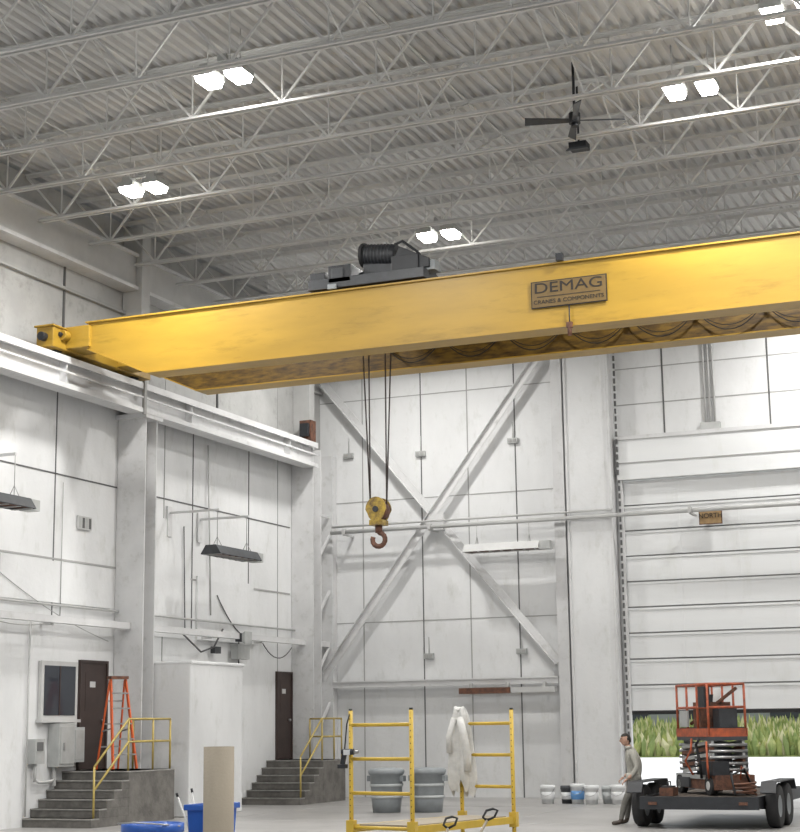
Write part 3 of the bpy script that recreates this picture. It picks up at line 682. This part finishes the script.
# ---------------------------------------------------------------- person (leaning on trailer fender)
def skin_mesh(joints,edges,root,sub=2,name='body'):
    me=bpy.data.meshes.new(name);me.from_pydata([j[0] for j in joints],edges,[]);o=bpy.data.objects.new(name,me);COL.objects.link(o)
    md=o.modifiers.new('skin','SKIN');md.use_smooth_shade=True
    for i,j in enumerate(joints):
        sv=me.skin_vertices[0].data[i];sv.radius=(j[1],j[2] if len(j)>2 else j[1]);sv.use_root=(i==root)
    s=o.modifiers.new('sub','SUBSURF');s.levels=sub;s.render_levels=sub
    dg=bpy.context.evaluated_depsgraph_get();dg.update();me2=bpy.data.meshes.new_from_object(o.evaluated_get(dg));bpy.data.objects.remove(o)
    return me2
def worker():
    pe=empty('worker',(-8.19,30.05,0));pe.rotation_euler=(0,0,math.radians(22));pe.scale=(.96,.96,.96)
    J=[((.10,0,.86),.14,.165),((.13,0,1.0),.13,.155),((.13,0,1.16),.14,.175),((.09,0,1.31),.125,.17),((.05,0,1.40),.08,.10),((.03,0,1.455),.055,.058),((.0,0,1.52),.052,.052),
     ((.09,-.095,.78),.112),((.01,-.115,.61),.09),((-.08,-.13,.46),.072),((-.13,-.14,.30),.064),((-.18,-.145,.12),.05),((-.19,-.15,.055),.048),((-.27,-.16,.045),.045),((-.37,-.17,.035),.035),
     ((.09,.095,.78),.112),((.05,.12,.60),.09),((.0,.14,.44),.072),((-.01,.145,.29),.064),((-.03,.15,.12),.05),((-.04,.15,.055),.048),((-.12,.16,.045),.045),((-.22,.175,.035),.035),
     ((.085,-.13,1.355),.085),((.09,-.205,1.33),.075),((.15,-.25,1.07),.056),((.05,-.235,.93),.044),((-.035,-.20,.86),.030),
     ((.085,.13,1.355),.085),((.09,.205,1.33),.075),((.14,.26,1.07),.056),((.04,.24,.95),.044),((-.055,.18,.89),.030)]
    E=[(0,1),(1,2),(2,3),(3,4),(4,5),(5,6),(0,7),(7,8),(8,9),(9,10),(10,11),(11,12),(12,13),(13,14),(0,15),(15,16),(16,17),(17,18),(18,19),(19,20),(20,21),(21,22),(3,23),(23,24),(24,25),(25,26),(26,27),(3,28),(28,29),(29,30),(30,31),(31,32)]
    me=skin_mesh(J,E,0)
    for m in ('shirt','pants','skin','boot'): me.materials.append(M[m])
    for p in me.polygons:
        c_=p.center;i=0
        if c_.z<.115:i=3
        elif c_.z<.90 and not (abs(c_.y)>.16 and c_.z>.82):i=1
        elif c_.z>1.46:i=2
        elif c_.x<.03 and abs(c_.y)>.15 and .8<c_.z<.95:i=2
        p.material_index=i;p.use_smooth=True
    o=bpy.data.objects.new('body',me);COL.objects.link(o);o.parent=pe
    for (wx,wy,wz,s) in ((-.035,-.20,.86,1),(-.055,.18,.89,-1)):
        j=[((wx,wy,wz),.026,.030),((wx-.045,wy,wz-.03),.020,.036)];e_=[(0,1)]
        for f_,(dy,L) in enumerate(((-.032,.040),(-.011,.048),(.011,.045),(.032,.034))):
            b0=len(j);j+= [((wx-.078,wy+dy,wz-.055),.0095),((wx-.085-L*.5,wy+dy*1.1,wz-.08),.0085),((wx-.080-L*.5,wy+dy*1.1,wz-.085-L*.7),.0075)];e_+=[(1,b0),(b0,b0+1),(b0+1,b0+2)]
        b0=len(j);j+=[((wx-.04,wy+s*.045,wz-.025),.012),((wx-.075,wy+s*.055,wz-.055),.010)];e_+=[(1,b0),(b0,b0+1)]
        hm=skin_mesh(j,e_,0,1,'hand');hm.materials.append(M['skin'])
        for p in hm.polygons:p.use_smooth=True
        o=bpy.data.objects.new('hand',hm);COL.objects.link(o);o.parent=pe
    hc=Vector((-.025,0,1.60));bm=bmesh.new();bmesh.ops.create_uvsphere(bm,u_segments=40,v_segments=28,radius=1)
    for v in bm.verts:
        x,y,z=v.co
        X=x*.098;Y=y*.076;Z=z*.118
        if x<0:
            if z<0: Y*=1-.30*min(1,-z)**1.2
            X*=1-.06*(1-abs(z))
        if z<-.3 and x>0: X*=1-.35*min(1,(-z-.3)/.7)
        g=lambda cy,cz,wy,wz:math.exp(-((y-cy)/wy)**2-((z-cz)/wz)**2)
        if x<0:
            X-=.026*g(0,-.10,.16,.17)+.012*g(0,.05,.12,.22)
            X-=.006*g(0,.26,.75,.10)
            X+=.010*(g(.36,.10,.20,.13)+g(-.36,.10,.20,.13))
            X-=.009*g(0,-.43,.30,.07)+.008*g(0,-.55,.28,.06)-.006*g(0,-.49,.3,.03)
            X-=.014*g(0,-.80,.35,.16)
        v.co=Vector((X,Y,Z))
    for s in (-1,1):
        r=bmesh.ops.create_uvsphere(bm,u_segments=12,v_segments=8,radius=1)
        for v in r['verts']: v.co=Vector((v.co.x*.020+.008,s*.077+v.co.y*.010,v.co.z*.030-.006))
        r=bmesh.ops.create_uvsphere(bm,u_segments=10,v_segments=6,radius=.011)
        for v in r['verts']: v.co+=Vector((-.082,s*.028,.012))
    me=bpy.data.meshes.new('head');bm.to_mesh(me);bm.free()
    me.materials.append(M['skin']);me.materials.append(M['hair'])
    for p in me.polygons:
        p.use_smooth=True;c_=p.center
        h_=False
        if abs(c_.y)<.05 and c_.x<-.0885 and abs(c_.z-.012)<.006 and abs(abs(c_.y)-.028)<.006: h_=True
        if abs(abs(c_.y)-.028)<.014 and abs(c_.z-.034)<.004 and c_.x<-.06: h_=True
        p.material_index=1 if h_ else 0
    o=bpy.data.objects.new('head',me);COL.objects.link(o);o.parent=pe;o.location=hc;o.rotation_euler=(0,math.radians(-8),0)
    bm=bmesh.new();bmesh.ops.create_uvsphere(bm,u_segments=32,v_segments=22,radius=1)
    dl=[v for v in bm.verts if not(v.co.z>.42 or (v.co.x>.18 and v.co.z>-.25) or (v.co.x>.5 and v.co.z>-.6)) or (v.co.x<-.78)]
    bmesh.ops.delete(bm,geom=dl,context='VERTS')
    for v in bm.verts: v.co=Vector((v.co.x*.106+.003,v.co.y*.084,v.co.z*.126+.002))
    me=bpy.data.meshes.new('hair');bm.to_mesh(me);bm.free();me.materials.append(M['hair'])
    for p in me.polygons:p.use_smooth=True
    o2=bpy.data.objects.new('hair',me);COL.objects.link(o2);o2.parent=pe;o2.location=hc;o2.rotation_euler=(0,math.radians(-8),0)
    o2.modifiers.new('thick','SOLIDIFY').thickness=.008
    def ring(prof,cx,cy,m,n=22,sy=1.0,name='collar'):
        bm=bmesh.new();rs=[]
        for r,z in prof: rs.append([bm.verts.new((cx+r*math.cos(2*math.pi*i/n),cy+r*sy*math.sin(2*math.pi*i/n),z)) for i in range(n)])
        for A,C in zip(rs,rs[1:]):
            for i in range(n): f=bm.faces.new((A[i],A[(i+1)%n],C[(i+1)%n],C[i]));f.smooth=True
        me=bpy.data.meshes.new(name);bm.to_mesh(me);bm.free();me.materials.append(M[m]);o=bpy.data.objects.new(name,me);COL.objects.link(o);o.parent=pe
        o.modifiers.new('t','SOLIDIFY').thickness=.006
    ring([(.054,1.478),(.060,1.465),(.078,1.435)],.03,0,'shirt')
    ring([(.135,.97),(.145,.90),(.15,.84)],.105,0,'shirt',sy=1.2,name='shirt_hem')
worker()

# ---------------------------------------------------------------- outdoor vegetation: tall weeds
b=B();ks=[b.mi(m) for m in ('leaf','leaf2','leaf3','grass')]
for i in range(5200):
    x=random.uniform(-34,2);y=random.uniform(88.2,96);h=random.uniform(.5,1.35)+ (y-88)*.13;w=random.uniform(.06,.16)
    lx=random.uniform(-.25,.25);ly=random.uniform(-.2,.2);k=random.choice((0,0,0,1,1,2,2,3))
    base=[b.bm.verts.new((x+w*math.cos(a),y+w*math.sin(a),.04)) for a in (0,1.57,3.14,4.71)]
    mid=[b.bm.verts.new((x+lx*.4+w*1.5*math.cos(a),y+ly*.4+w*1.5*math.sin(a),h*.6)) for a in (0,1.57,3.14,4.71)]
    tip=b.bm.verts.new((x+lx,y+ly,h))
    for q in range(4):
        f=b.bm.faces.new((base[q],base[(q+1)%4],mid[(q+1)%4],mid[q]));f.material_index=ks[k]
        f=b.bm.faces.new((mid[q],mid[(q+1)%4],tip));f.material_index=ks[k]
b.done('tall_weeds')
b=B();b.box(-60,60,120,140,.04,5.5,'far')
for x in range(-58,58,6): b.box(x,x+3,119.9,120,2,3.5,'glass')
b.box(-60,60,119.7,140,5.5,5.9,'seam2');b.done('distant_building')

# ---------------------------------------------------------------- world
w=bpy.data.worlds.new('World');S.world=w;w.use_nodes=True
bg=w.node_tree.nodes['Background'];bg.inputs[0].default_value=(.90,.95,1,1);bg.inputs[1].default_value=.85
su=bpy.data.lights.new('sun','SUN');su.energy=3.2;su.angle=.5;so=bpy.data.objects.new('sun',su);so.rotation_euler=(math.radians(-35),math.radians(15),0);COL.objects.link(so)

# ---------------------------------------------------------------- camera
f=1623.5;yaw,pit,roll=[math.radians(a) for a in (22.897,10.793,-0.753)]
F=Vector((-math.sin(yaw)*math.cos(pit),math.cos(yaw)*math.cos(pit),math.sin(pit)))
R0=Vector((math.cos(yaw),math.sin(yaw),0));U0=R0.cross(F)
R=R0*math.cos(roll)+U0*math.sin(roll);U=R.cross(F)
cd=bpy.data.cameras.new('camera');cd.sensor_fit='HORIZONTAL';cd.sensor_width=36;cd.lens=36*f/800;cd.clip_end=500
co=bpy.data.objects.new('camera',cd);COL.objects.link(co)
mt=Matrix((( R.x,U.x,-F.x,0),(R.y,U.y,-F.y,0),(R.z,U.z,-F.z,1.85),(0,0,0,1)));co.matrix_world=mt
S.camera=co
